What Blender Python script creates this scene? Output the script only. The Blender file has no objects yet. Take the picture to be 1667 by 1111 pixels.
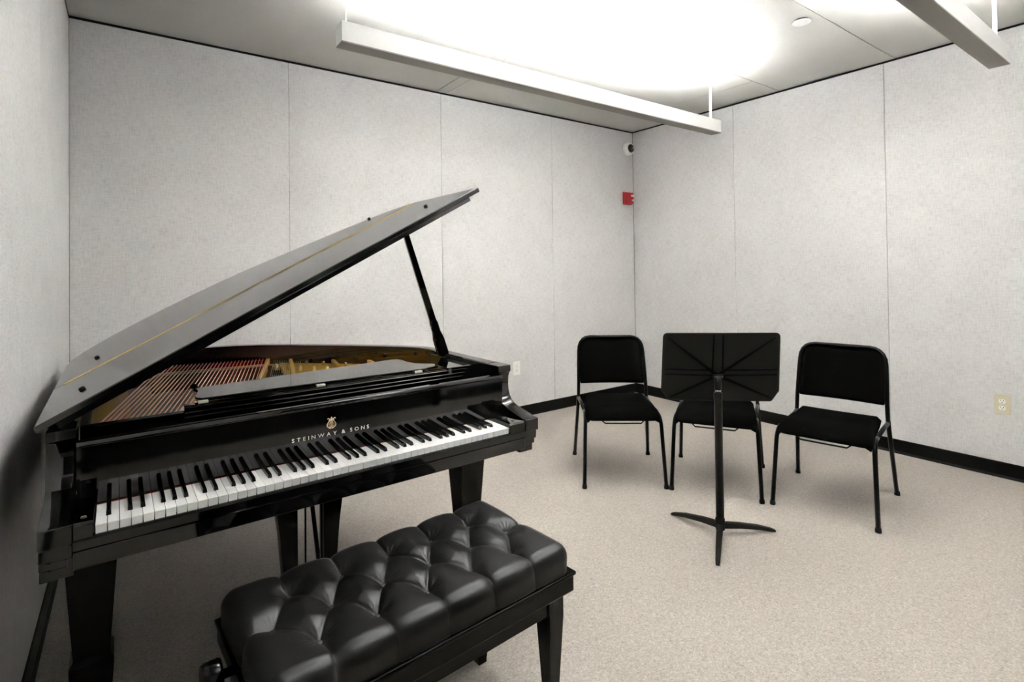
import bpy, bmesh, math, random
from mathutils import Vector, Matrix

random.seed(4)
S = bpy.context.scene
COL = S.collection
PI = math.pi
R = math.radians

# ------------------------------------------------------------------ camera
F_PX, PY = 862.93, 427.835
YAW, PITCH, ROLL = .6253, .0116, -.0124
cam_d = bpy.data.cameras.new('camera')
cam = bpy.data.objects.new('camera', cam_d)
COL.objects.link(cam)
cam_d.sensor_fit = 'HORIZONTAL'
cam_d.sensor_width = 36
cam_d.lens = F_PX / 1667 * 36
cam_d.shift_y = -(555.5 - PY) / 1667
cam_d.clip_start = .02
r0 = Vector((math.cos(YAW), -math.sin(YAW), 0)); f0 = Vector((math.sin(YAW), math.cos(YAW), 0)); u0 = Vector((0, 0, 1))
fw = f0 * math.cos(PITCH) + u0 * math.sin(PITCH)
up = u0 * math.cos(PITCH) - f0 * math.sin(PITCH)
rt = r0 * math.cos(ROLL) + up * math.sin(ROLL)
up = up * math.cos(ROLL) - r0 * math.sin(ROLL)
M = Matrix((rt, up, -fw)).transposed().to_4x4()
M.translation = Vector((-4.3406, -3.7973, 1.3182))
cam.matrix_world = M
S.camera = cam

# ------------------------------------------------------------------ world, exposure
w = bpy.data.worlds.new('world'); S.world = w; w.use_nodes = True
w.node_tree.nodes['Background'].inputs[0].default_value = (.5, .5, .5, 1)
w.node_tree.nodes['Background'].inputs[1].default_value = 0.0002
vs = S.view_settings
vs.view_transform = 'Standard'; vs.look = 'None'; vs.gamma = 1; vs.exposure = 6.0
vs.use_curve_mapping = False
LAMP = 6.9         # radiance of the up-light strips on the pendants

RW, RD, RH = 4.609, 4.25, 2.754      # room: x -RW..0, y -RD..0

# ------------------------------------------------------------------ materials
def mat(name, col, rough=.5, metal=0, spec=.5, coat=0, sheen=0, emit=None, ior=None):
    m = bpy.data.materials.new(name); m.use_nodes = True
    b = m.node_tree.nodes['Principled BSDF']
    b.inputs['Base Color'].default_value = (*col, 1)
    b.inputs['Roughness'].default_value = rough
    b.inputs['Metallic'].default_value = metal
    b.inputs['Specular IOR Level'].default_value = spec
    b.inputs['Coat Weight'].default_value = coat
    b.inputs['Coat Roughness'].default_value = .04
    b.inputs['Sheen Weight'].default_value = sheen
    if ior: b.inputs['IOR'].default_value = ior
    if emit:
        b.inputs['Emission Color'].default_value = (*emit[0], 1)
        b.inputs['Emission Strength'].default_value = emit[1]
    return m

class N:
    def __init__(s, m): s.t = m.node_tree; s.b = s.t.nodes['Principled BSDF']
    def n(s, typ, **k):
        x = s.t.nodes.new(typ)
        for a, v in k.items(): setattr(x, a, v)
        return x
    def l(s, a, b): s.t.links.new(a, b)
    def coords(s, scale, kind='Object'):
        tc = s.n('ShaderNodeTexCoord'); mp = s.n('ShaderNodeMapping'); mp.inputs['Scale'].default_value = scale
        s.l(tc.outputs[kind], mp.inputs['Vector']); return mp.outputs['Vector']
    def noise(s, scale3, scale=1, detail=2, rough=.5):
        x = s.n('ShaderNodeTexNoise'); x.inputs['Scale'].default_value = scale
        x.inputs['Detail'].default_value = detail; x.inputs['Roughness'].default_value = rough
        s.l(s.coords(scale3), x.inputs['Vector']); return x.outputs['Fac']
    def math(s, op, a, b):
        x = s.n('ShaderNodeMath', operation=op)
        for i, v in enumerate((a, b)):
            if isinstance(v, (int, float)): x.inputs[i].default_value = v
            else: s.l(v, x.inputs[i])
        return x.outputs[0]
    def ramp(s, fac, stops):
        x = s.n('ShaderNodeValToRGB'); cr = x.color_ramp
        while len(cr.elements) < len(stops): cr.elements.new(.5)
        for e, (p, c) in zip(cr.elements, stops): e.position = p; e.color = (*c, 1)
        s.l(fac, x.inputs['Fac']); return x.outputs['Color']
    def bump(s, h, strength, dist=.002):
        x = s.n('ShaderNodeBump'); x.inputs['Strength'].default_value = strength; x.inputs['Distance'].default_value = dist
        s.l(h, x.inputs['Height']); s.l(x.outputs['Normal'], s.b.inputs['Normal'])

def fabric_wall():
    m = mat('wall_fabric', (.55, .53, .5), .85, spec=.2); g = N(m)
    a = g.noise((22, 1, 150), 1, 3, .6)       # weft threads (run sideways)
    b = g.noise((150, 1, 22), 1, 3, .6)       # warp threads
    c = g.noise((5, 1, 5), 1, 3, .6)
    s_ = g.math('ADD', g.math('MULTIPLY', a, .42), g.math('MULTIPLY', b, .42))
    s_ = g.math('ADD', s_, g.math('MULTIPLY', c, .16))
    col = g.ramp(s_, [(.36, (.525, .508, .494)), (.5, (.635, .622, .614)), (.64, (.705, .696, .692))])
    g.l(col, g.b.inputs['Base Color'])
    g.bump(s_, .25, .001)
    return m

def floor_mat():
    m = mat('speckled_vinyl', (.6, .55, .48), .42, spec=.35); g = N(m)
    v = g.n('ShaderNodeTexVoronoi'); v.inputs['Scale'].default_value = 210
    g.l(g.coords((1, 1, 1)), v.inputs['Vector'])
    sp = g.n('ShaderNodeSeparateColor'); g.l(v.outputs['Color'], sp.inputs['Color'])
    n1 = g.noise((1, 1, 1), 60, 4, .7)
    f = g.math('ADD', g.math('MULTIPLY', sp.outputs[0], .55), g.math('MULTIPLY', n1, .45))
    col = g.ramp(f, [(.08, (.22, .19, .16)), (.33, (.385, .345, .30)), (.62, (.435, .39, .345)), (.88, (.56, .52, .475))])
    g.l(col, g.b.inputs['Base Color'])
    g.b.inputs['Roughness'].default_value = .48
    return m

def grain(name, col, rough, scale, strength, spec=.5, dist=.001, **k):
    m = mat(name, col, rough, spec=spec, **k); g = N(m)
    g.bump(g.noise((1, 1, 1), scale, 3, .6), strength, dist); return m

def ceiling_mat():
    m = mat('ceiling_paint', (.48, .475, .44), .6, spec=.3); g = N(m)
    c = g.noise((1, 1, 1), 3, 3)
    g.l(g.ramp(c, [(.3, (.47, .465, .425)), (.7, (.495, .49, .455))]), g.b.inputs['Base Color']); return m

MT = dict(
    wall=fabric_wall(), floor=floor_mat(), ceil=ceiling_mat(),
    gap=mat('joint_shadow_line', (.10, .095, .085), .9, spec=.1),
    reveal=mat('dark_reveal', (.015, .014, .013), .8, spec=.1),
    base=mat('black_cove_base', (.004, .0036, .0033), .5, spec=.12),
    lacquer=mat('black_lacquer', (.0010, .0009, .0009), .05, spec=.5, ior=1.7),
    lid=grain('black_lid_lacquer', (.0010, .0009, .0009), .12, 14, .012, spec=.5, ior=1.85),
    ebony=mat('black_satin_wood', (.0008, .0008, .0007), .18, spec=.2),
    white_key=mat('white_key_plastic', (.92, .915, .90), .2),
    black_key=mat('black_key_plastic', (.006, .006, .006), .25),
    felt=mat('red_felt', (.22, .006, .008), .95, spec=.1),
    brass=mat('brass', (.80, .62, .26), .28, 1),
    plate=grain('gold_bronze_plate', (.62, .34, .05), .38, 90, .08, metal=.5),
    soundboard=mat('spruce_soundboard', (.20, .095, .032), .35),
    copper=mat('copper_winding', (.93, .52, .34), .28, .8),
    steel=mat('steel_wire', (.62, .58, .52), .3, 1),
    chrome=mat('polished_steel', (.8, .8, .8), .12, 1),
    gold=mat('gold_leaf', (.83, .66, .36), .35, .6),
    silver=mat('pale_inlay_and_glint', (.80, .77, .70), .4, .2),
    leather=grain('black_leather', (.002, .0019, .0018), .37, 420, .12, spec=.5, dist=.0006),
    cloth=grain('black_upholstery', (.0028, .0028, .0026), .95, 900, .5, spec=.02),
    tube=mat('black_powder_coat', (.0015, .0015, .0015), .3, spec=.2),
    standm=mat('black_stand_paint', (.0165, .016, .0145), .6, spec=.12),
    rib_shade=mat('black_rib_shade', (.003, .003, .0028), .85, spec=.05),  # ribs coloured darker than the plate to stand in for their shading
    rubber=mat('black_rubber', (.01, .01, .01), .7, spec=.2),
    white=mat('white_enamel', (.66, .66, .65), .45),
    grey=mat('grey_enamel', (.25, .235, .205), .5),
    lamp=mat('lit_diffuser', (.9, .9, .9), .6, emit=((.98, .985, 1.025), LAMP)),
    plastic=mat('white_plastic', (.80, .79, .75), .4),
    cream=mat('ivory_plastic', (.62, .56, .40), .4),
    slot=mat('dark_slot', (.02, .018, .016), .6),
    red=mat('red_plastic', (.50, .018, .025), .4),
    lens=mat('clear_lens', (.85, .85, .82), .12),
    dome=mat('smoked_dome', (.01, .01, .01), .05, spec=.6),
    bronze=mat('dark_bronze', (.10, .07, .035), .35, .8),
    door=mat('added_door_charcoal', (.018, .0175, .017), .4),
)
gl = bpy.data.materials.new('added_door_glass'); gl.use_nodes = True
gb = gl.node_tree.nodes['Principled BSDF']; gb.inputs['Base Color'].default_value = (.35, .37, .36, 1); gb.inputs['Roughness'].default_value = .08
MT['glass'] = gl

# ------------------------------------------------------------------ mesh helpers
class MB:
    def __init__(s): s.v = []; s.f = []; s.sm = []
    def add(s, vs, fs, smooth=False):
        o = len(s.v); s.v += [tuple(p) for p in vs]
        for f in fs: s.f.append([o + i for i in f]); s.sm.append(smooth)
        return s
    def box(s, a, b):
        (x0, y0, z0), (x1, y1, z1) = a, b
        if x0 > x1: x0, x1 = x1, x0
        if y0 > y1: y0, y1 = y1, y0
        if z0 > z1: z0, z1 = z1, z0
        return s.add([(x0, y0, z0), (x1, y0, z0), (x1, y1, z0), (x0, y1, z0), (x0, y0, z1), (x1, y0, z1), (x1, y1, z1), (x0, y1, z1)],
                     [(3, 2, 1, 0), (4, 5, 6, 7), (0, 1, 5, 4), (1, 2, 6, 5), (2, 3, 7, 6), (3, 0, 4, 7)])
    def loft(s, rings, caps=True, smooth=False, closed=True):
        """rings: list of equally long point lists"""
        n = len(rings[0]); vs = [p for r in rings for p in r]; fs = []
        for i in range(len(rings) - 1):
            for j in range(n if closed else n - 1):
                k = (j + 1) % n
                fs.append((i * n + j, i * n + k, (i + 1) * n + k, (i + 1) * n + j))
        o = len(s.v); s.add(vs, fs, smooth)
        if caps:
            s.f.append([o + i for i in reversed(range(n))]); s.sm.append(False)
            s.f.append([o + (len(rings) - 1) * n + i for i in range(n)]); s.sm.append(False)
        return s
    def tube(s, pts, r, n=10, caps=True, flat=None):
        P = [Vector(p) for p in pts]; rr = r if isinstance(r, (list, tuple)) else [r] * len(P)
        rings = []; prev = None
        for i, p in enumerate(P):
            t = (P[min(i + 1, len(P) - 1)] - P[max(i - 1, 0)]).normalized()
            if prev is None:
                a = Vector((0, 0, 1)) if abs(t.z) < .9 else Vector((1, 0, 0))
                x = t.cross(a).normalized()
            else:
                x = (prev - t * prev.dot(t)).normalized()
            prev = x; y = t.cross(x)
            rings.append([p + x * rr[i] * math.cos(2 * PI * k / n) + y * rr[i] * math.sin(2 * PI * k / n) for k in range(n)])
        return s.loft(rings, caps, True)
    def lathe(s, prof, n=20, origin=(0, 0, 0), axis='z'):
        o = Vector(origin); rings = []
        for r, z in prof:
            ring = []
            for k in range(n):
                c, q = r * math.cos(2 * PI * k / n), r * math.sin(2 * PI * k / n)
                ring.append(o + (Vector((c, q, z)) if axis == 'z' else Vector((z, c, q)) if axis == 'x' else Vector((q, z, c))))
            rings.append(ring)
        return s.loft(rings, True, True)
    def prism(s, poly, a, b, axis='z'):
        """extrude a 2-d polygon between a and b along axis"""
        def P(p, t): return (p[0], p[1], t) if axis == 'z' else (t, p[0], p[1]) if axis == 'x' else (p[0], t, p[1])
        return s.loft([[P(p, a) for p in poly], [P(p, b) for p in poly]])

def build(name, mb, m, parent=None, bevel=0, seg=2, angle=40):
    me = bpy.data.meshes.new(name)
    me.from_pydata([tuple(v) for v in mb.v], [], mb.f)
    for p, sm in zip(me.polygons, mb.sm): p.use_smooth = sm
    bm = bmesh.new(); bm.from_mesh(me)
    bmesh.ops.recalc_face_normals(bm, faces=bm.faces)
    if bevel:
        es = [e for e in bm.edges if len(e.link_faces) == 2 and e.calc_face_angle(0) > R(angle)]
        for f in bm.faces:      # flat faces stay flat, only curved stretches and bevels are smoothed
            f.smooth = any(R(3) < e.calc_face_angle(0) <= R(angle) for e in f.edges if len(e.link_faces) == 2)
        r_ = bmesh.ops.bevel(bm, geom=es, offset=bevel, segments=seg, profile=.6, affect='EDGES', clamp_overlap=True)
        for f in r_['faces']: f.smooth = True
        bm.to_mesh(me); bm.free()
    else:
        bm.to_mesh(me); bm.free()
    me.materials.append(MT[m] if isinstance(m, str) else m)
    o = bpy.data.objects.new(name, me); COL.objects.link(o)
    if parent: o.parent = parent
    return o

def empty(name, loc, rz=0):
    o = bpy.data.objects.new(name, None); COL.objects.link(o)
    o.location = loc; o.rotation_euler = (0, 0, rz); o.empty_display_size = .1
    return o

def tag(o, label=None, cat=None, group=None, kind=None):
    if label: o['label'] = label
    if cat: o['category'] = cat
    if group: o['group'] = group
    if kind: o['kind'] = kind
    return o

def struct(o): o['kind'] = 'structure'; return o

def dup(o, parent=None):
    c = o.copy(); COL.objects.link(c)
    if parent: c.parent = parent
    return c

def copy_tree(o, parent=None):
    c = dup(o, parent)
    for ch in [x for x in bpy.data.objects if x.parent == o]: copy_tree(ch, c)
    return c

# ------------------------------------------------------------------ room shell
fl = struct(build('floor', MB().box((-RW - .1, -RD - .1, -.08), (.1, .1, 0)), 'floor'))
ce = struct(build('ceiling', MB().box((-RW - .1, -RD - .1, RH + .012), (.1, .1, RH + .1)), 'gap'))
xs = [-RW, -2.335, -2.245, -.40, 0]; ys = [-RD, -2.385, -1.575, 0]
g = .0022
rects = []
for i in range(3):
    a, b = xs[i], (xs[i + 1] if i < 2 else 0)
    rects += [(a, b, ys[0], ys[1]), (a, b, ys[1], ys[2])]
    if i < 2: rects.append((a, b, ys[2], ys[3]))
rects += [(xs[2], xs[3], ys[2], ys[3]), (xs[3], 0, ys[2], ys[3])]
for a, b, c, e in rects:
    build('ceiling_panel', MB().box((a + g, c + g, RH), (b - g, e - g, RH + .012)), 'ceil', ce)

PT = .022      # panel thickness
def wall(name, loc, rz, length, seams, m='wall'):
    """local: x along the wall, y = 0 the room face, +y into the wall"""
    o = struct(build(name, MB().box((-.03, PT, 0), (length + .03, PT + .1, RH + .05)), 'reveal'))
    o.location = loc; o.rotation_euler = (0, 0, rz)
    for a, b in zip(seams[:-1], seams[1:]):
        build('wall_panel', MB().box((a + .0013, 0, .06), (b - .0013, PT, RH - .013)), m, o, bevel=.0012, seg=1)
    return o
sp4 = [0, 1.152, 2.318, 3.486, RW]
wall('wall_back', (-RW, 0, 0), 0, RW, sp4)
wall('wall_right', (0, 0, 0), -PI / 2, RD, [0, 1.156, 2.314, 3.478, RD])
wall('wall_left', (-RW, -RD, 0), PI / 2, RD, [0, RD - 3.478, RD - 2.314, RD - 1.156, RD])
wall('wall_front', (0, -RD, 0), PI, RW, [0, 1.123, 2.291, 3.457, RW])

def baseboard(name, loc, rz, length):
    prof = [(-.001, 0), (-.016, 0), (-.012, .008), (-.0075, .016), (-.0065, .088), (-.004, .0955), (-.001, .0955)]
    m = MB().prism(prof, .0, length, 'x')
    o = struct(build(name, m, 'base')); o.location = loc; o.rotation_euler = (0, 0, rz); return o
baseboard('baseboard_back', (-RW, 0, 0), 0, RW)
baseboard('baseboard_right', (0, 0, 0), -PI / 2, RD)
baseboard('baseboard_left', (-RW, -RD, 0), PI / 2, RD)
bf = baseboard('baseboard_front', (0, -RD, 0), PI, 2.02)

# guessed double door behind the camera, added unseen to darken the piano's reflections
DX0, DX1 = -4.50, -2.12
d = struct(build('added_door', MB().box((DX0, -RD + .001, 0), (DX1, -RD + .012, 2.2)), 'base'))
dm = (DX0 + DX1) / 2
for a, b in ((DX0 + .07, dm - .004), (dm + .004, DX1 - .07)):
    lf = build('added_door_leaf', MB().box((a, -RD + .012, .008), (b, -RD + .04, 2.12)), 'door', d, bevel=.003)
    q = b - .26 if a < dm - .5 else a + .10
    build('added_door_pane', MB().box((q, -RD + .04, 1.05), (q + .16, -RD + .044, 1.85)), 'glass', lf)
    hx = b - .07 if a < dm - .5 else a + .07
    sg = -1 if a < dm - .5 else 1
    build('added_door_handle', MB().tube([(hx, -RD + .04, 1.0), (hx, -RD + .085, 1.0), (hx + sg * .12, -RD + .085, 1.0)], .009), 'chrome', lf)
for a, b in ((DX0, DX0 + .07), (DX1 - .07, DX1)):
    build('added_door_frame', MB().box((a, -RD + .012, 0), (b, -RD + .055, 2.2)), 'base', d)
build('added_door_frame', MB().box((DX0 + .07, -RD + .012, 2.12), (DX1 - .07, -RD + .055, 2.2)), 'base', d)

# ------------------------------------------------------------------ pendant lights
def pendant(x0, x1, yc, zb, label):
    L = x1 - x0; W2 = .04; H = .093
    t = tag(empty('pendant_light', ((x0 + x1) / 2, yc, zb)), label, 'light', 'pendant up-lights under the ceiling')
    h = L / 2; k = .0035
    m = MB()
    build('bottom_cover', MB().box((-h, -W2, 0), (h, W2, .006)), 'grey', t)
    m.box((-h, -W2, .006), (h, -W2 + k, H)); m.box((-h, W2 - k, .006), (h, W2, H))
    m.box((-h, -W2 + k, .006), (-h + k, W2 - k, H)); m.box((h - k, -W2 + k, .006), (h, W2 - k, H))
    build('housing', m, 'white', t)
    build('diffuser', MB().box((-h + .22, -W2 + k + .001, H - .048), (h - .22, W2 - k - .001, H - .036)), 'lamp', t)
    nb = int((L - .44) / .1); b0_ = None        # added unseen cross blades, keep the strip's direct light off the right wall
    for q in range(nb + 1):
        if b0_ is None: o_ = b0_ = build('added_baffle', MB().box((-.0008, -W2 + k + .0005, H - .0355), (.0008, W2 - k - .0005, H - .001)), 'white', t)
        else: o_ = dup(b0_, t)
        o_.location = (-h + .22 + (L - .44) * q / nb, 0, 0)
    top = RH - zb
    hr = h - .065
    build('power_rod', MB().tube([(hr, 0, H - .02), (hr, 0, top)], .0085, 12), 'white', t)
    build('canopy', MB().lathe([(.045, top - .012), (.045, top)], 20, (hr, 0, 0)), 'white', t)
    build('cable', MB().tube([(-h + .03, 0, H - .02), (-h + .03, 0, top)], .0016, 6), 'steel', t)
    return t
pendant(-3.60, -.805, -1.51, 2.30, 'long white linear pendant light with its rod beside the back corner')
pendant(-3.60, -.805, -3.09, 2.30, 'white linear pendant light with a dark underside, nearer the yellowed wall outlet')

# ------------------------------------------------------------------ small wall and ceiling fittings
t = tag(empty('sprinkler_cover', (-1.142, -2.296, RH)), 'round white cover plate set in the ceiling', 'sprinkler')
build('cover_plate', MB().lathe([(.046, -.016), (.05, -.014), (.05, -.011)], 28), 'white', t)
build('collar', MB().lathe([(.036, -.011), (.036, 0)], 24), 'slot', t)

t = tag(empty('security_camera', (-.085, 0, 2.562)), 'small white dome security camera high on the wall near the corner', 'camera')
build('base_ring', MB().lathe([(.068, -.001), (.068, -.03), (.064, -.044), (.056, -.052), (.047, -.054), (.044, -.05)], 28, axis='y'), 'plastic', t)
prof = [(.044 * math.cos(a), -.05 - .028 * math.sin(a)) for a in [R(q) for q in range(0, 90, 9)]] + [(.002, -.078)]
build('dome', MB().lathe(prof, 24, axis='y'), 'dome', t)
build('camera_lens', MB().lathe([(.010, -.07), (.010, -.081), (.004, -.083)], 14, (.004, 0, .002), axis='y'), 'chrome', t)

t = tag(empty('fire_alarm', (-.105, 0, 2.04)), 'red fire alarm strobe with a white lens below the dome camera', 'alarm')
build('back_plate', MB().box((-.062, -.012, -.066), (.062, -.001, .066)), 'red', t, bevel=.003)
build('housing', MB().box((-.056, -.05, -.06), (.056, -.012, .06)), 'red', t, bevel=.008)
m = MB().prism([(.008, .014), (.05, .014), (.05, .034), (.008, .034)], -.05, -.066, 'y')
build('strobe_lens', m, 'lens', t, bevel=.004)
build('sounder_lens', MB().prism([(.022, -.03), (.05, -.03), (.05, -.014), (.022, -.014)], -.05, -.060, 'y'), 'lens', t, bevel=.003)

def outlet(loc, rz, plate_m, W_, H_, label):
    t = tag(empty('wall_outlet', loc, rz), label, 'outlet')
    pl = build('cover_plate', MB().box((-W_ / 2, -.007, -H_ / 2), (W_ / 2, -.001, H_ / 2)), plate_m, t, bevel=.0025)
    for s in (1, -1):
        z = s * .0205
        n = 14; poly = [(.017 * math.cos(2 * PI * k / n), z + max(-.0135, min(.0135, .017 * math.sin(2 * PI * k / n)))) for k in range(n)]
        r = build('receptacle', MB().prism(poly, -.007, -.010, 'y'), 'plastic', t)
        build('slot', MB().box((-.0075, -.0106, z + .001), (-.0052, -.0098, z + .009)), 'slot', r)
        build('slot', MB().box((.0052, -.0106, z + .001), (.0075, -.0098, z + .0085)), 'slot', r)
        build('ground_hole', MB().lathe([(.0026, -.0106), (.0026, -.0098)], 10, (0, 0, z - .0065), axis='y'), 'slot', r)
    build('screw', MB().lathe([(.003, -.0085), (.003, -.006)], 10, axis='y'), 'steel', t)
    return t
outlet((-1.568, 0, .437), 0, 'plastic', .078, .122, 'white duplex wall outlet just beyond the piano')
outlet((0, -2.907, .448), -PI / 2, 'cream', .076, .116, 'yellowed ivory wall outlet with white receptacles')

# ------------------------------------------------------------------ grand piano (local u along keys, v towards the tail)
P = tag(empty('grand_piano', (-4.409, -2.184, 0), R(.95)), 'black lacquered grand piano with raised lid beside tufted bench', 'piano')
KW = 1.225 / 52
ZK = .7194
UL, UR = -.103, 1.362          # outer sides of the case
RIMT = .917                     # rim top
# --- lid outline (length from hinge, v)
LID = [(0, .17), (0, .70), (0, 1.30), (.012, 1.42), (.06, 1.53), (.15, 1.62), (.27, 1.675), (.42, 1.70), (.57, 1.695), (.70, 1.66),
       (.82, 1.60), (.93, 1.51), (1.02, 1.42), (1.12, 1.32), (1.22, 1.22), (1.32, 1.11), (1.41, 1.0), (1.475, .90), (1.508, .80), (1.516, .70), (1.514, .17)]
def inset(poly, d):
    n = len(poly); out = []
    A = sum(poly[i][0] * poly[(i + 1) % n][1] - poly[(i + 1) % n][0] * poly[i][1] for i in range(n))
    sg = 1 if A > 0 else -1
    for i in range(n):
        p0, p1, p2 = (Vector(poly[i - 1]), Vector(poly[i]), Vector(poly[(i + 1) % n]))
        e1 = (p1 - p0).normalized(); e2 = (p2 - p1).normalized()
        n1 = Vector((-e1.y, e1.x)) * sg; n2 = Vector((-e2.y, e2.x)) * sg
        b = (n1 + n2); b = b / max(.2, b.length_squared) * 2
        out.append(tuple(p1 + b * d))
    return out
def clip(poly, v0, keep_above):
    out = []; n = len(poly)
    for i in range(n):
        a, b = poly[i], poly[(i + 1) % n]
        ia, ib = (a[1] >= v0) == keep_above, (b[1] >= v0) == keep_above
        if ia: out.append(a)
        if ia != ib:
            t_ = (v0 - a[1]) / (b[1] - a[1]); out.append((a[0] + (b[0] - a[0]) * t_, v0))
    return out
TH = R(28.1); HU, HZ = -.118, .918
def LP(l, v, h):     # lid point: along lid, back, height over the lid's underside
    return (HU + l * math.cos(TH) - h * math.sin(TH), v, HZ + l * math.sin(TH) + h * math.cos(TH))
layers = [(.002, 0), (0, .002), (0, .0155), (.0012, .0175), (.0035, .0185)]
def lid_piece(name, v0, above, drop=0):
    rings = []
    for d_, h in layers:
        c = clip(inset(LID, d_), v0, above)
        rings.append([LP(l, v, h) for l, v in c])
    assert len({len(r) for r in rings}) == 1, [len(r) for r in rings]
    m = MB().loft(rings); return build(name, m, 'lid', P)
HV = .712
lid = lid_piece('lid', HV + .0025, True)
flap = lid_piece('lid_flap', HV - .0025, False)
# brass hinge knuckle strip lying between the two lid pieces
m = MB().loft([[LP(l, HV - .006, .0176), LP(l, HV + .006, .0176), LP(l, HV + .006, .0196), LP(l, HV, .0215), LP(l, HV - .006, .0196)] for l in (.03, 1.49)])
tag(build('continuous_hinge', m, 'brass', P), 'long brass hinge across the lid')
# strip under the front edge of the flap
m = MB().loft([[LP(l, .178, 0), LP(l, .225, 0), LP(l, .225, -.014), LP(l, .179, -.016)] for l in (.04, 1.462)])
build('lid_lip', m, 'lid', flap)
for nm, par, (l, v) in (('bumper', flap, (.101, .38)), ('bumper', flap, (1.384, .40)), ('bumper', lid, (.124, 1.0)), ('bumper', lid, (1.38, 1.018))):
    rings = [[LP(l + r_ * math.cos(2 * PI * k / 12), v + r_ * math.sin(2 * PI * k / 12), .0183 + h) for k in range(12)] for r_, h in ((.008, 0), (.008, .005), (.005, .008))]
    build(nm, MB().loft(rings, True, True), 'rubber', par)

# --- case rim
out_l = [(l * 1.0 + HU, v) for l, v in LID][1:-1]
ov = inset([(l + HU, v) for l, v in LID], .014)
path = [(UL, .26)] + [(max(UL, u), v) for u, v in ov[1:-1]] + [(UR, .26)]
path = [(min(UR, u), v) for u, v in path]
def open_inset(pts, d_):
    res = []
    for i, p in enumerate(pts):
        a = Vector(pts[max(i - 1, 0)]); b = Vector(pts[min(i + 1, len(pts) - 1)])
        t_ = (b - a).normalized(); nn = Vector((t_.y, -t_.x))
        res.append(tuple(Vector(p) + nn * d_))
    return res
inn = open_inset(path, .058)
rings = []
for a, b in zip(path, inn):
    rings.append([(a[0], a[1], .60), (a[0], a[1], RIMT - .004), (a[0] + (b[0] - a[0]) * .08, a[1] + (b[1] - a[1]) * .08, RIMT),
                  (b[0] + (a[0] - b[0]) * .08, b[1] + (a[1] - b[1]) * .08, RIMT), (b[0], b[1], RIMT - .004), (b[0], b[1], .60)])
m = MB().loft(rings, True, True)
rim = build('rim', m, 'lacquer', P); rim.data.set_sharp_from_angle(angle=R(38))
# --- bottom boards / soundboard
build('soundboard', MB().prism([(u, v) for u, v in inn], .745, .755, 'z'), 'soundboard', P)
# --- arms
arm = [(.27, .60), (.27, RIMT), (.172, RIMT), (.170, .892), (.178, .886), (.186, .87), (.189, .84), (.187, .815), (.179, .793), (.164, .775), (.143, .763),
       (.118, .756), (.020, .737), (-.006, .735), (-.006, .690), (.006, .686), (.008, .655), (.018, .650), (.02, .632), (.032, .626), (.034, .60)]
for a, b in ((UL, UL + .062), (UR - .062, UR)):
    build('arm', MB().prism(arm, a, b, 'x'), 'lacquer', P, bevel=.0022, seg=2, angle=25)
# --- key bed, key slip, key blocks
build('key_bed', MB().box((UL + .05, .012, .632), (UR - .05, .42, .668)), 'lacquer', P, bevel=.002)
slip = [(-.006, .672), (-.006, .692), (-.002, .698), (.008, .7), (.012, .7), (.012, .668), (.0, .668)]
build('key_slip', MB().prism(slip, UL + .062, UR - .062, 'x'), 'lacquer', P)
build('key_bed_front', MB().box((UL + .062, -.002, .626), (UR - .062, .012, .668)), 'lacquer', P, bevel=.003)
for a, b in ((UL + .0622, -.003), (1.228, UR - .0622)):
    kb = build('key_block', MB().prism([(-.003, .69), (-.003, .728), (.004, .733), (.13, .735), (.148, .74), (.148, .69)], a, b, 'x'), 'lacquer', P, bevel=.0015, angle=30)
    build('block_screw', MB().lathe([(.0055, .733), (.0055, .7362), (.003, .737)], 12, ((a + b) / 2, .03, 0)), 'bronze', kb)
# --- keys
wk = MB().box((.0006, 0, ZK - .0035), (KW - .0006, .14, ZK)); wk.box((.0010, .0018, ZK - .024), (KW - .0010, .14, ZK - .0035))
k0 = build('white_key', wk, 'white_key', P, bevel=.0006, seg=1)
for i in range(1, 52):
    o = dup(k0, P); o.location = (i * KW, 0, 0)
bw = .0054
bk = MB().loft([[(-bw, .048, ZK - .004), (bw, .048, ZK - .004), (bw, .148, ZK - .004), (-bw, .148, ZK - .004)],
                [(-bw, .0485, ZK + .001), (bw, .0485, ZK + .001), (bw, .148, ZK + .001), (-bw, .148, ZK + .001)],
                [(-bw * .86, .0525, ZK + .0095), (bw * .86, .0525, ZK + .0095), (bw * .86, .148, ZK + .0105), (-bw * .86, .148, ZK + .0105)],
                [(-bw * .7, .056, ZK + .0112), (bw * .7, .056, ZK + .0112), (bw * .7, .148, ZK + .0122), (-bw * .7, .148, ZK + .0122)]])
b0 = None
names = 'ABCDEFG'
for i in range(51):
    c = names[i % 7]
    if c in 'BE': continue
    off = {'A': .002, 'C': -.0016, 'D': .0016, 'F': -.002, 'G': 0}[c]
    if b0 is None: o = b0 = build('black_key', bk, 'black_key', P)
    else: o = dup(b0, P)
    o.location = ((i + 1) * KW + off, 0, 0)
tag(build('felt_strip', MB().box((.0, .1405, ZK - .02), (1.225, .1495, ZK - .0015)), 'felt', P), 'red felt strip behind the keys')
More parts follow.
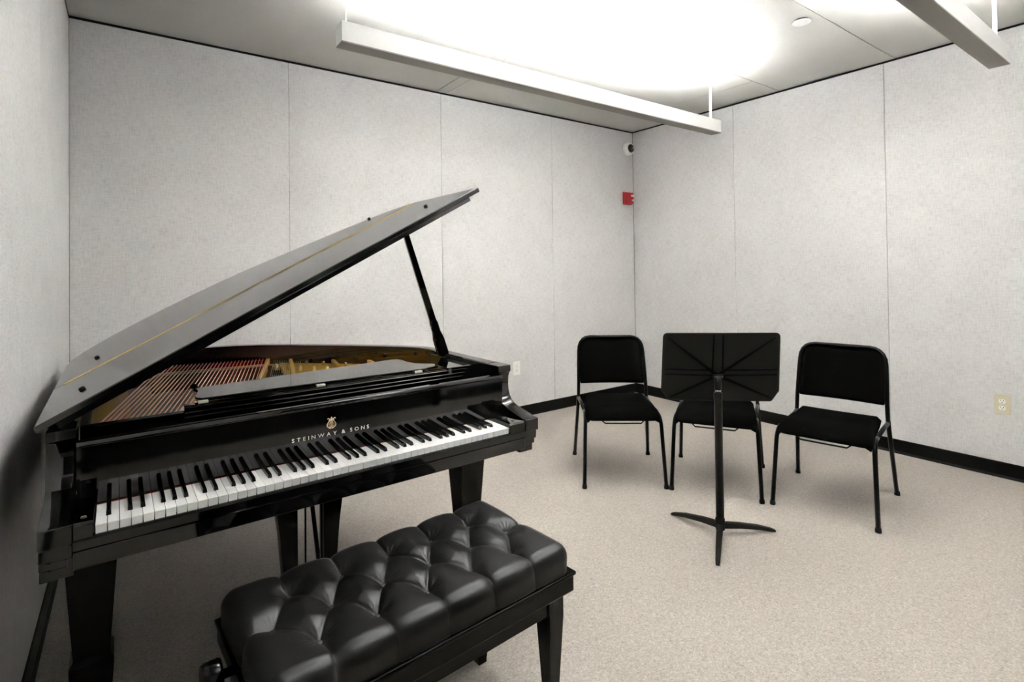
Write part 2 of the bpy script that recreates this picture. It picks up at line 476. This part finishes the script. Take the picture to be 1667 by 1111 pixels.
# --- fallboard
FB0, FB1 = Vector((.150, .722)), Vector((.1445, .872))
fd = (FB1 - FB0).normalized(); fn = Vector((-fd.y, fd.x))     # fn points to the player (-v)
prof = [tuple(FB0), tuple(FB1), *[tuple(FB1 + fd * (.0085 + .0085 * math.sin(R(a))) + fn * (-.0045 + .0085 * math.cos(R(a)))) for a in range(-60, 91, 15)],
        tuple(FB1 + fd * .017 - fn * .016), tuple(FB1 - fn * .02), tuple(FB0 - fn * .02)]
fb = build('fallboard', MB().prism(prof, UL + .0625, UR - .0625, 'x'), 'lacquer', P)
for p_ in fb.data.polygons: p_.use_smooth = p_.area < .013
def fbp(u, s, h=.0008):
    q = FB0 + fd * s + fn * h; return Vector((u, q.x, q.y))
# lettering, one piece for each character
def glyph(ch):
    cu = bpy.data.curves.new('letter', 'FONT'); cu.body = ch; cu.size = 1; cu.extrude = .02; cu.resolution_u = 3
    to = bpy.data.objects.new('letter_curve', cu); COL.objects.link(to)
    bpy.context.view_layer.update()
    me = bpy.data.meshes.new_from_object(to.evaluated_get(bpy.context.evaluated_depsgraph_get()))
    bpy.data.objects.remove(to); bpy.data.curves.remove(cu); return me
gl_ = []; x = 0; GAP = .42
for ch in 'STEINWAY & SONS':
    if ch == ' ': x += .45; continue
    me = glyph(ch); lo = min(v.co.x for v in me.vertices); hi = max(v.co.x for v in me.vertices)
    gl_.append((me, x - lo)); x += hi - lo + GAP
tot = x - GAP
for me, off in gl_:
    for v in me.vertices:
        v.co = fbp((v.co.x + off) / tot * .252 + .484, v.co.y / .72 * .0125 + .0555, .0008 + v.co.z * .015)
    me.materials.append(MT['silver']); me.name = 'letter'
    lt = bpy.data.objects.new('letter', me); COL.objects.link(lt); lt.parent = fb
# lyre emblem
m = MB(); cx, s0 = .608, .079
def ep(x, y): return fbp(cx + x * 1.25, s0 + y, .001)
for sx in (-1, 1):
    m.tube([ep(sx * x, y) for x, y in ((.001, .002), (.006, .003), (.0105, .007), (.0115, .013), (.009, .019), (.0055, .024), (.0045, .029), (.0065, .033), (.0095, .034), (.0105, .031))], [.0012, .0016, .0018, .0018, .0016, .0013, .0012, .0012, .0012, .001], 6)
    m.tube([ep(sx * x, y) for x, y in ((.0008, .006), (.0055, .008), (.0068, .013), (.0038, .018), (.0005, .021))], .0009, 6)
for x in (-.0028, 0, .0028): m.tube([ep(x, .005), ep(x, .034)], .0007, 6)
m.tube([ep(-.0075, .027), ep(.0075, .027)], .001, 6); m.tube([ep(-.0065, .001), ep(.0065, .001)], .0014, 6)
m.tube([ep(0, .0345), ep(0, .0375)], .0012, 6)
eo = build('lyre_emblem', m, 'gold', fb); eo['label'] = 'small gold lyre emblem'
# --- front stretcher and music desk
build('stretcher', MB().prism([(.215, .79), (.215, .835), (.36, .835), (.36, .79)], UL + .058, UR - .058, 'x'), 'lacquer', P, bevel=.0016, angle=30)
build('desk_rail', MB().prism([(.368, .80), (.368, .856), (.370, .857), (.370, .870), (.372, .871), (.372, .886), (.375, .887), (.375, .8925), (.405, .8925), (.405, .80)], .215, UR - .06, 'x'), 'lacquer', P, bevel=.0015, angle=30)
desk = [(.268, .40), (1.085, .40), (1.145, .415), (1.162, .43), (1.158, .47), (1.13, .50), (1.105, .53), (1.093, .58), (1.095, .66), (1.085, .685), (1.06, .692),
        (.33, .60), (.285, .592), (.262, .575), (.256, .55), (.265, .52), (.258, .48), (.25, .45), (.252, .42)]
dk = build('music_desk', MB().prism(desk, .893, .905, 'z'), 'lacquer', P, bevel=.002, angle=50)
for u in (.27, .65, 1.05):
    hg = build('desk_hinge', MB().box((u - .014, .386, .8925), (u + .014, .3995, .8985)), 'silver', dk)  # pale colour stands in for light catching the metal hinges
build('desk_shelf', MB().prism([(1.175, .372), (UR - .062, .372), (UR - .062, .64), (1.315, .63), (1.27, .58), (1.2, .5), (1.17, .46)], .886, .898, 'z'), 'lacquer', P, bevel=.002, angle=50)
build('desk_knob', MB().lathe([(.004, .905), (.011, .908), (.013, .914), (.009, .921), (.003, .923)], 16, (.262, .575, 0)), 'lacquer', dk)
build('desk_slide', MB().box((UL + .06, .365, .80), (.2149, .40, .874)), 'lacquer', P, bevel=.002)
# --- cast plate with struts
inner_p = open_inset(path, .075)
pl = [(u, v) for u, v in inner_p if v > .42]
ui0, ui1 = pl[0][0], pl[-1][0]
ring_in = open_inset([(ui0, .42)] + pl + [(ui1, .42)], .11)
m = MB()
outp = [(ui0, .42)] + pl + [(ui1, .42)]
rings = [[(a[0], a[1], .79), (a[0], a[1], .818), (b[0], b[1], .822), (b[0], b[1], .806)] for a, b in zip(outp, ring_in)]
m.loft(rings, True, True)
plate = build('cast_plate', m, 'plate', P); plate.data.set_sharp_from_angle(angle=R(40))
build('pin_block', MB().box((UL + .062, .36, .79), (UR - .062, .62, .824)), 'plate', plate, bevel=.004)
# web of the plate on the treble side
build('plate_web', MB().prism([(.62, .62), (1.27, .62), (1.25, 1.0), (1.1, 1.2), (.98, 1.33), (.86, 1.45), (.76, 1.52)], .80, .822, 'z'), 'plate', plate)
for a, b in (((.46, .62), (.715, 1.545)), ((.62, .62), (.80, 1.42)), ((.86, .62), (.98, 1.28)), ((1.06, .62), (1.12, 1.13))):
    va, vb = Vector(a), Vector(b); t_ = (vb - va).normalized(); nn = Vector((t_.y, -t_.x)) * .0095
    poly = [tuple(va + nn), tuple(vb + nn), tuple(vb - nn), tuple(va - nn)]
    build('strut', MB().prism(poly, .80, .845, 'z'), 'plate', plate, bevel=.005)
for (u, v) in ((.735, 1.53), (.80, 1.44), (.86, 1.33), (.92, 1.24), (.87, 1.0), (.94, .98), (1.0, 1.13), (1.10, 1.02), (.40, 1.60), (.24, 1.56)):
    build('plate_bolt', MB().lathe([(.008, .82), (.009, .834), (.007, .84), (.003, .842)], 10, (u, v, 0)), 'chrome', plate)
for (u, v, a) in ((.70, 1.30, .6), (.74, 1.22, .5), (.78, 1.16, .4), (.83, 1.10, .35), (.88, 1.05, .3), (.93, 1.0, .3)):
    dv = Vector((math.cos(a + .9), math.sin(a + .9))) * .022
    build('plate_lug', MB().tube([(u - dv.x, v - dv.y, .82), (u, v, .838), (u + dv.x, v + dv.y, .82)], .009, 8), 'brass', plate)
# bass strings over the bass bridge
br0, br1 = Vector((.26, 1.50)), Vector((.70, 1.46))
build('bass_bridge', MB().prism([(.17, 1.40), (.22, 1.44), (.69, 1.37), (.69, 1.335), (.22, 1.39), (.18, 1.36)], .755, .832, 'z'), 'soundboard', P, bevel=.003)
for i in range(30):
    s = i / 29
    a = Vector((-.017 + .44 * s, .43)); b = Vector((.225 + .47 * s, 1.60 - .10 * s))
    rr = .0034 - .0018 * s
    st = build('string', MB().tube([(a.x, a.y, .846), (b.x, b.y, .846)], rr, 6, caps=False), 'copper', P)
    build('tuning_pin', MB().tube([(a.x - .002, a.y - .008, .82), (a.x - .003, a.y - .010, .852)], .0035, 6), 'steel', st)
for i in range(16):
    s = i / 15
    build('string', MB().tube([(.50 + .14 * s, .60, .834), (.735 + .10 * s, 1.50 - .14 * s, .834)], .0012, 5, caps=False), 'steel', P)
tag(build('felt_rest', MB().prism([(.21, 1.555), (.70, 1.475), (.705, 1.515), (.215, 1.60)], .822, .8395, 'z'), 'felt', P), 'red felt strip under the string ends')
# --- lid prop
pb, ptop = Vector((1.318, .655, .895)), Vector((1.055, .56, 0))
l_ = (ptop.x - HU) / math.cos(TH); ptop.z = HZ + l_ * math.sin(TH) - .0005
dirp = (ptop - pb); rings = []
sv = Vector((.25, 1, 0)).normalized(); dn = dirp.normalized(); sw = dn.cross(sv).normalized(); sv = sw.cross(dn).normalized()
for f_, wd, th_ in ((0, .027, .014), (.14, .026, .014), (.20, .019, .013), (.26, .019, .013), (.29, .0155, .012), (1, .0125, .011)):
    c = pb + dirp * f_
    rings.append([c + sw * wd + sv * th_, c - sw * wd + sv * th_, c - sw * wd - sv * th_, c + sw * wd - sv * th_])
pr = build('lid_prop', MB().loft(rings), 'lacquer', P, bevel=.003)
for f_ in (.15, .25): build('prop_pin', MB().tube([pb + dirp * f_ + sw * .016 - sv * .018, pb + dirp * f_ + sw * .016 - sv * .012], .004, 8), 'chrome', pr)
build('prop_block', MB().box((1.285, .60, .84), (1.312, .73, .905)), 'lacquer', P, bevel=.003)
# --- legs
def sq(c, wx, wy, z): return [(c[0] - wx, c[1] - wy, z), (c[0] + wx, c[1] - wy, z), (c[0] + wx, c[1] + wy, z), (c[0] - wx, c[1] + wy, z)]
for c in ((-.012, .215), (1.165, .215), (.36, 1.52)):
    ztop = .632 if c[1] < 1 else .70
    m = MB().loft([sq(c, a, a, z) for a, z in ((.062, ztop), (.062, .585), (.055, .575), (.0385, .315), (.047, .30), (.047, .285), (.038, .13), (.033, .125), (.033, .11))])
    lg = build('leg', m, 'ebony', P, bevel=.002, angle=10)
    build('ferrule', MB().lathe([(.024, .11), (.024, .075), (.018, .07), (.016, .045)], 16, (c[0], c[1], 0)), 'bronze', lg)
    build('caster', MB().lathe([(.012, -.013), (.033, -.011), (.035, -.006), (.035, .006), (.033, .011), (.012, .013)], 20, (c[0], c[1], .035), axis='x'), 'bronze', lg)
# rear leg block and braces
build('back_beam', MB().box((.30, .42, .66), (.54, 1.50, .72)), 'ebony', P, bevel=.003)
build('cross_beam', MB().box((UL + .06, .60, .62), (UR - .07, .70, .72)), 'ebony', P, bevel=.003)
# --- pedal lyre
ly = build('pedal_lyre', MB().box((.43, .19, .592), (.69, .29, .632)), 'ebony', P, bevel=.003)
for sx, a in ((1, .452), (-1, .668)):
    m = MB().loft([[(a + sx * q0, .215, z), (a + sx * q1, .215, z), (a + sx * q1, .265, z), (a + sx * q0, .265, z)] for q0, q1, z in ((-.006, .066, .592), (.012, .066, .46), (.022, .066, .34), (.024, .062, .19))])
    build('lyre_post', m, 'ebony', ly, bevel=.002, angle=20)
for u in (.549, .60): build('pedal_rod', MB().tube([(u, .24, .60), (u + (.56 - u) * -.1, .24, .19)], .0032, 8), 'ebony', ly)
build('pedal_box', MB().box((.44, .16, .10), (.68, .30, .19)), 'ebony', ly, bevel=.004)
for u in (.49, .56, .63):
    build('pedal', MB().loft([[(u - wv, v, .105), (u + wv, v, .105), (u + wv, v, .114), (u - wv, v, .114)] for v, wv in ((.17, .009), (.12, .010), (.08, .018), (.055, .02), (.045, .014))]), 'brass', ly, bevel=.002)
for u in (.50, .62): build('lyre_brace', MB().tube([(u, .29, .17), (u, .50, .67)], .008, 8), 'ebony', ly)

# ------------------------------------------------------------------ piano bench
B = tag(empty('piano_bench', (-3.738, -2.464, 0), R(4)), 'black tufted leather piano bench in front of the keyboard', 'bench')
BL, BD, BZ = .41, .215, .445
# cushion
buttons = []
for i in range(6): buttons.append(((i + .5) / 6 * 2 * BL - BL, 0.0))
for s in (-1, 1):
    for i in range(5): buttons.append(((i + 1) / 6 * 2 * BL - BL, s * .105))
pleats = []
for i in range(6):
    mx = buttons[i][0]
    for s in (-1, 1):
        for j in (i - 1, i):
            if 0 <= j < 5: pleats.append(((mx, 0), ((j + 1) / 6 * 2 * BL - BL, s * .105)))
for s in (-1, 1):
    for i in range(5):
        x = (i + 1) / 6 * 2 * BL - BL; pleats.append(((x, s * .105), (x, s * .40)))
for s in (-1, 1):
    x = buttons[0][0] if s < 0 else buttons[5][0]; pleats.append(((x, 0), (s * .7, 0.0)))
def seg_d(p, a, b):
    ax, ay = a; bx, by = b; dx, dy = bx - ax, by - ay
    t_ = max(0, min(1, ((p[0] - ax) * dx + (p[1] - ay) * dy) / (dx * dx + dy * dy)))
    return math.hypot(p[0] - ax - t_ * dx, p[1] - ay - t_ * dy)
HT = .078; RR = .038
def disp(x, y):
    db = min(math.hypot(x - bx, y - by) for bx, by in buttons)
    dp = min(seg_d((x, y), a, b) for a, b in pleats)
    puff = .008 * (1 - math.exp(-(dp / .024) ** 1.5)) + .0065 * (1 - math.exp(-dp / .0035))
    tuft = .024 * (1 - math.exp(-(db / .026) ** 1.1))
    bx, by = min(buttons, key=lambda q: math.hypot(x - q[0], y - q[1]))
    wr_ = .0016 * math.cos(14 * math.atan2(y - by, x - bx) + 7 * bx) * math.exp(-((db - .018) / .012) ** 2)   # gathered creases round each button
    return puff + tuft - .035 + wr_
nx, ny, nz = 246, 130, 14
def cush(q, dx, dy):
    c = Vector((max(-BL + RR, min(BL - RR, q.x)), max(-BD + RR, min(BD - RR, q.y)), min(HT - RR, q.z)))
    n_ = (q - c)
    n_ = n_.normalized() if n_.length > 1e-9 else Vector((0, 0, 1))
    fade = min(1, max(0, q.z / .06)) if q.z < .06 else 1
    dd = disp(dx, dy)
    if q.z < HT - 1e-6: dd *= (.25 + .75 * fade)
    return c + n_ * (RR + dd)
m = MB()
grid = []
per_x = [-BL + 2 * BL * i / nx for i in range(nx + 1)]; per_y = [-BD + 2 * BD * j / ny for j in range(ny + 1)]
vs_ = []; fs_ = []
for j in range(ny + 1):
    for i in range(nx + 1): vs_.append(cush(Vector((per_x[i], per_y[j], HT)), per_x[i], per_y[j]))
for j in range(ny):
    for i in range(nx): a = j * (nx + 1) + i; fs_.append((a, a + 1, a + nx + 2, a + nx + 1))
border = [(per_x[i], -BD, i) for i in range(nx)] + [(BL, per_y[j], j * (nx + 1) + nx) for j in range(ny)] + \
         [(per_x[i], BD, ny * (nx + 1) + i) for i in range(nx, 0, -1)] + [(-BL, per_y[j], j * (nx + 1)) for j in range(ny, 0, -1)]
prev = [b[2] for b in border]
for k in range(1, nz + 1):
    z = HT * (1 - k / nz); cur = []
    for x, y, _ in border:
        cur.append(len(vs_)); vs_.append(cush(Vector((x, y, z)), x, y))
    nB = len(border)
    for q in range(nB): fs_.append((prev[q], prev[(q + 1) % nB], cur[(q + 1) % nB], cur[q]))
    prev = cur
fs_.append(tuple(prev))
m.add([(p[0], p[1], p[2] + BZ + .002) for p in vs_], fs_, True)
cu_ = build('cushion', m, 'leather', B)
for bx, by in buttons:
    zb = BZ + HT - .029
    build('button', MB().lathe([(.0085, zb), (.008, zb + .004), (.005, zb + .0065), (.001, zb + .007)], 12, (bx, by, 0)), 'leather', cu_)
# frame
fr = MB().box((-BL - .004, -BD - .004, BZ - .052), (BL + .004, BD + .004, BZ + .002))
build('frame', fr, 'ebony', B, bevel=.004)
build('moulding', MB().box((-BL - .009, -BD - .009, BZ - .006), (BL + .009, BD + .009, BZ + .004)), 'ebony', B, bevel=.003)
for a, b in (((-BL + .03, -BD + .022, BZ - .105), (BL - .03, -BD + .042, BZ - .052)), ((-BL + .03, BD - .042, BZ - .105), (BL - .03, BD - .022, BZ - .052)),
             ((-BL + .022, -BD + .042, BZ - .105), (-BL + .042, BD - .042, BZ - .052)), ((BL - .042, -BD + .042, BZ - .105), (BL - .022, BD - .042, BZ - .052))):
    build('apron', MB().box(a, b), 'ebony', B, bevel=.002)
for sx in (-1, 1):
    for sy in (-1, 1):
        c = (sx * (BL - .048), sy * (BD - .044))
        lg = build('leg', MB().loft([sq(c, a, a, z) for a, z in ((.0285, BZ - .052), (.0285, BZ - .12), (.018, .12), (.025, .105), (.025, .095), (.016, .012), (.016, 0))]), 'ebony', B, bevel=.002, angle=10)
for s in (-1, 1):
    kn = build('height_knob', MB().lathe([(.010, 0), (.010, s * .02), (.034, s * .024), (.037, s * .03), (.037, s * .056), (.033, s * .062)], 26, (s * (BL + .004), .045, BZ - .022), axis='x'), 'ebony', B)

# ------------------------------------------------------------------ music stand
SC = Vector((-2.002, -2.27, 0))
T = tag(empty('music_stand', SC), 'black metal music stand with ribbed desk in front of the chairs', 'music stand')
build('hub', MB().lathe([(.018, .03), (.022, .034), (.022, .085), (.019, .09)], 20), 'standm', T)
for tip in ((-2.006, -1.985), (-1.752, -2.41), (-2.249, -2.415)):
    d_ = Vector((tip[0] - SC.x, tip[1] - SC.y, 0)); L_ = d_.length; d_.normalize(); n_ = Vector((-d_.y, d_.x, 0)); rings = []
    for f_, hw, zt, zb in ((.05, .014, .066, .038), (.35, .0135, .056, .032), (.7, .012, .038, .018), (.93, .010, .019, .003), (1.0, .008, .010, .0)):
        c = d_ * (L_ * f_)
        rings.append([c + n_ * hw + Vector((0, 0, zb)), c - n_ * hw + Vector((0, 0, zb)), c - n_ * hw + Vector((0, 0, zt)), c + n_ * hw + Vector((0, 0, zt))])
    build('leg', MB().loft(rings), 'standm', T, bevel=.003)
build('lower_pole', MB().lathe([(.019, .08), (.019, .665), (.0205, .668), (.0205, .695), (.018, .70)], 20), 'tube', T)
build('upper_pole', MB().lathe([(.0165, .69), (.0165, .775)], 18), 'tube', T)
build('pole_ring', MB().lathe([(.0172, .704), (.0172, .712)], 18), 'chrome', T)
# desk: rotated plane, back side to the camera
ang = YAW + R(5)
wr = Vector((math.cos(ang), -math.sin(ang), 0)); wf = Vector((math.sin(ang), math.cos(ang), 0))
tl = R(9); wu = Vector((0, 0, 1)) * math.cos(tl) - wf * math.sin(tl); wn = wf * math.cos(tl) + Vector((0, 0, 1)) * math.sin(tl)
DC = wr * .026 + wf * .045 + Vector((0, 0, .815))
def dp_(x, y, n_): return DC + wr * x + wu * y + wn * n_
W2, H2 = .278, .172
def rc(cx, cy, r, a0, a1, k=5): return [(cx + r * math.cos(R(a0 + (a1 - a0) * i / k)), cy + r * math.sin(R(a0 + (a1 - a0) * i / k))) for i in range(k + 1)]
poly = rc(W2 - .018, H2 - .018, .018, 0, 90) + rc(-W2 + .018, H2 - .018, .018, 90, 180) + [(-W2 - .006, -H2 + .05)] + rc(-W2 + .035, -H2 + .02, .02, 190, 262) + rc(W2 - .035, -H2 + .012, .014, 278, 330) + [(W2 + .006, -H2 + .05)]
dk = build('desk', MB().loft([[dp_(x, y, 0) for x, y in poly], [dp_(x, y, .0025) for x, y in poly]]), 'standm', T)
# rolled edge
edge = [dp_(x, y, .0015) for x, y in poly]
build('rolled_edge', MB().tube(edge + [edge[0]], .0042, 8), 'standm', dk)
# ledge on the players' side
build('ledge', MB().loft([[dp_(x, -H2 + .004, .002), dp_(x, -H2 + .004, .055), dp_(x, -H2 + .018, .060), dp_(x, -H2 + .018, .057), dp_(x, -H2 + .007, .053), dp_(x, -H2 + .007, .002)] for x in (-W2 + .045, W2 - .045)]), 'standm', dk)
hub2 = (-.012, -.045)
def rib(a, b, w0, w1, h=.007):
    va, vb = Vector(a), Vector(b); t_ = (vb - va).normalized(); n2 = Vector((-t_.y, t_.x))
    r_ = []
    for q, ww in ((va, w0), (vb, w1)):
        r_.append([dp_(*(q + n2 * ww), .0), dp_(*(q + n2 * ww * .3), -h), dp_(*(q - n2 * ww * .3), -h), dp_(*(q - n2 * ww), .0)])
    build('rib', MB().loft(r_), 'rib_shade', dk)
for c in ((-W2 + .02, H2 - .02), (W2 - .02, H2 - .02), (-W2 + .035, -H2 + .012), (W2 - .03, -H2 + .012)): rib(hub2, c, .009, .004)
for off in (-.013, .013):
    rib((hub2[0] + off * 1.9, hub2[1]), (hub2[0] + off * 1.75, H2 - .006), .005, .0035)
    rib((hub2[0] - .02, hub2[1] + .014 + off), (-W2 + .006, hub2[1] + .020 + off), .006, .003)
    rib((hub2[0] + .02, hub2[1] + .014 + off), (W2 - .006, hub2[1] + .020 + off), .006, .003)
pc = dp_(hub2[0], hub2[1], 0)
br = build('tilt_bracket', MB().tube([pc - wr * .024 - wn * .012, pc + wr * .024 - wn * .012], .011, 12), 'standm', T)
build('bracket_neck', MB().tube([(0, 0, .755), (pc - wn * .012)], .0125, 12), 'standm', T)
for s in (-1, 0, 1): build('rivet', MB().lathe([(.005, -.004), (.0045, .0), (.001, .002)], 10, tuple(pc + wr * .015 * s - wn * .024 + Vector((0, 0, .006)))), 'chrome', br)

# ------------------------------------------------------------------ chairs (local: front = -y)
def arc(p0, p1, p2, k=5):
    a, b, c = Vector(p0), Vector(p1), Vector(p2); return [a * (1 - t_) ** 2 + b * 2 * t_ * (1 - t_) + c * t_ * t_ for t_ in [i / k for i in range(k + 1)]]
def make_chair():
    t = empty('chair', (0, 0, 0)); tr = .0115
    # back frame: inverted U
    lf = [(-.232, .195, .42), (-.229, .20, .52), (-.226, .225, .64), (-.222, .25, .74)]
    top = arc((-.222, .25, .74), (-.218, .272, .828), (-.14, .275, .832))
    half = [Vector(p) for p in lf[:-1]] + top
    full = half + [Vector((-p.x, p.y, p.z)) for p in reversed(half)]
    build('back_frame', MB().tube(full, tr, 10), 'tube', t)
    for s in (-1, 1):
        l_ = build('leg', MB().tube([(s * .232, .195, .44), (s * .236, .21, .36), (s * .255, .29, .012)], tr, 10), 'tube', t)
        build('glide', MB().lathe([(.014, 0), (.015, .006), (.013, .022), (.011, .024)], 12, (s * .256, .292, 0)), 'rubber', l_)
        pts = [Vector((s * .222, -.10, .418)), Vector((s * .223, -.17, .416))] + arc((s * .223, -.17, .416), (s * .226, -.235, .412), (s * .229, -.243, .345)) + [Vector((s * .242, -.285, .012))]
        l_ = build('leg', MB().tube(pts, tr, 10), 'tube', t)
        build('glide', MB().lathe([(.014, 0), (.015, .006), (.013, .022), (.011, .024)], 12, (s * .242, -.286, 0)), 'rubber', l_)
        build('seat_rail', MB().tube([(s * .232, .205, .425), (s * .225, .10, .42), (s * .222, -.12, .418)], tr, 10), 'tube', t)
    build('rack_bar', MB().tube([(-.128, -.215, .400), (-.122, -.235, .385), (-.108, -.242, .374), (.108, -.242, .374), (.122, -.235, .385), (.128, -.215, .400)], .0045, 8), 'tube', t)
    # seat cushion
    nx_, ny_ = 22, 26; vt = []; vb = []
    for j in range(ny_ + 1):
        f_ = j / ny_; y = -.262 + .445 * f_
        hw = .228 - .022 * f_ + (0 if f_ > .06 else -.012 * (1 - f_ / .06)); hw -= .02 * max(0, (f_ - .93) / .07)
        for i in range(nx_ + 1):
            s = -1 + 2 * i / nx_; x = hw * s
            e = min(1, (1 - abs(s)) / .10); ef = min(1, f_ / .10); eb = min(1, (1 - f_) / .07)
            rnd = .020 * ((1 - e) ** 2 + (1 - eb) ** 2)
            wfall = .046 * (1 - min(1, f_ / .26)) ** 2
            dip = -.014 * math.exp(-((f_ - .62) / .25) ** 2) * (1 - s * s)
            back = .010 * max(0, (f_ - .75) / .25)
            vt.append((x, y, .458 - rnd - wfall + dip + back - .012 * (1 - ef) ** 2))
            vb.append((x * .97, y + .006 * (1 - f_), .408 - .016 * (1 - min(1, f_ / .26)) ** 2 + .006 * (1 - min(e, eb))))
    m = MB(); n1 = nx_ + 1; f1 = []; N_ = len(vt)
    for j in range(ny_):
        for i in range(nx_):
            a = j * n1 + i; f1.append((a, a + 1, a + n1 + 1, a + n1)); f1.append((N_ + a, N_ + a + n1, N_ + a + n1 + 1, N_ + a + 1))
    bd = [i for i in range(n1)] + [j * n1 + nx_ for j in range(1, ny_ + 1)] + [ny_ * n1 + i for i in range(nx_ - 1, -1, -1)] + [j * n1 for j in range(ny_ - 1, 0, -1)]
    for q in range(len(bd)):
        a, b = bd[q], bd[(q + 1) % len(bd)]; f1.append((a, N_ + a, N_ + b, b))
    build('seat', m.add(vt + vb, f1, True), 'cloth', t)
    # backrest pad
    rows = []
    zs_ = [.522 + (.822 - .522) * i / 20 for i in range(21)]
    ft = []; bt = []
    for z in zs_:
        f_ = (z - .522) / .30
        yc = .203 + .072 * f_ ** .9
        hw = .221 - .004 * f_
        if z > .752: hw -= .070 * (1 - math.sqrt(max(0, 1 - ((z - .752) / .0702) ** 2)))
        if z < .532: hw -= .008 * (1 - (z - .522) / .01)
        for i in range(17):
            s = -1 + 2 * i / 16
            cv = .022 * (1 - s * s)
            e = min(1, (1 - abs(s)) / .1, f_ / .04 + .15, (1 - f_) / .05 + .1)
            th_ = .019 * math.sqrt(max(.08, 1 - (1 - e) ** 2))
            ft.append((hw * s, yc + cv - th_, z)); bt.append((hw * s, yc + cv + th_ * .8, z))
    m = MB(); N_ = len(ft); f1 = []
    for j in range(20):
        for i in range(16):
            a = j * 17 + i; f1.append((a, a + 1, a + 18, a + 17)); f1.append((N_ + a, N_ + a + 17, N_ + a + 18, N_ + a + 1))
    bd = list(range(17)) + [j * 17 + 16 for j in range(1, 21)] + [20 * 17 + i for i in range(15, -1, -1)] + [j * 17 for j in range(19, 0, -1)]
    for q in range(len(bd)):
        a, b = bd[q], bd[(q + 1) % len(bd)]; f1.append((a, N_ + a, N_ + b, b))
    build('backrest', m.add(ft + bt, f1, True), 'cloth', t)
    return t
chair = make_chair()
spots = [((-1.134, -2.421), 192.1, 'black upholstered chair beside the music stand, nearest the ivory outlet'),
         ((-1.771, -1.384), 231.9, 'black upholstered chair nearest the piano, its whole seat in view'),
         ((-1.374, -1.851), 210.0, 'black upholstered chair half hidden behind the music stand')]
for i, ((x, y), a, lab) in enumerate(spots):
    c = chair if i == 0 else copy_tree(chair)
    c.location = (x, y, 0); c.rotation_euler = (0, 0, R(a + 90))
    tag(c, lab, 'chair', 'black chairs around the music stand')
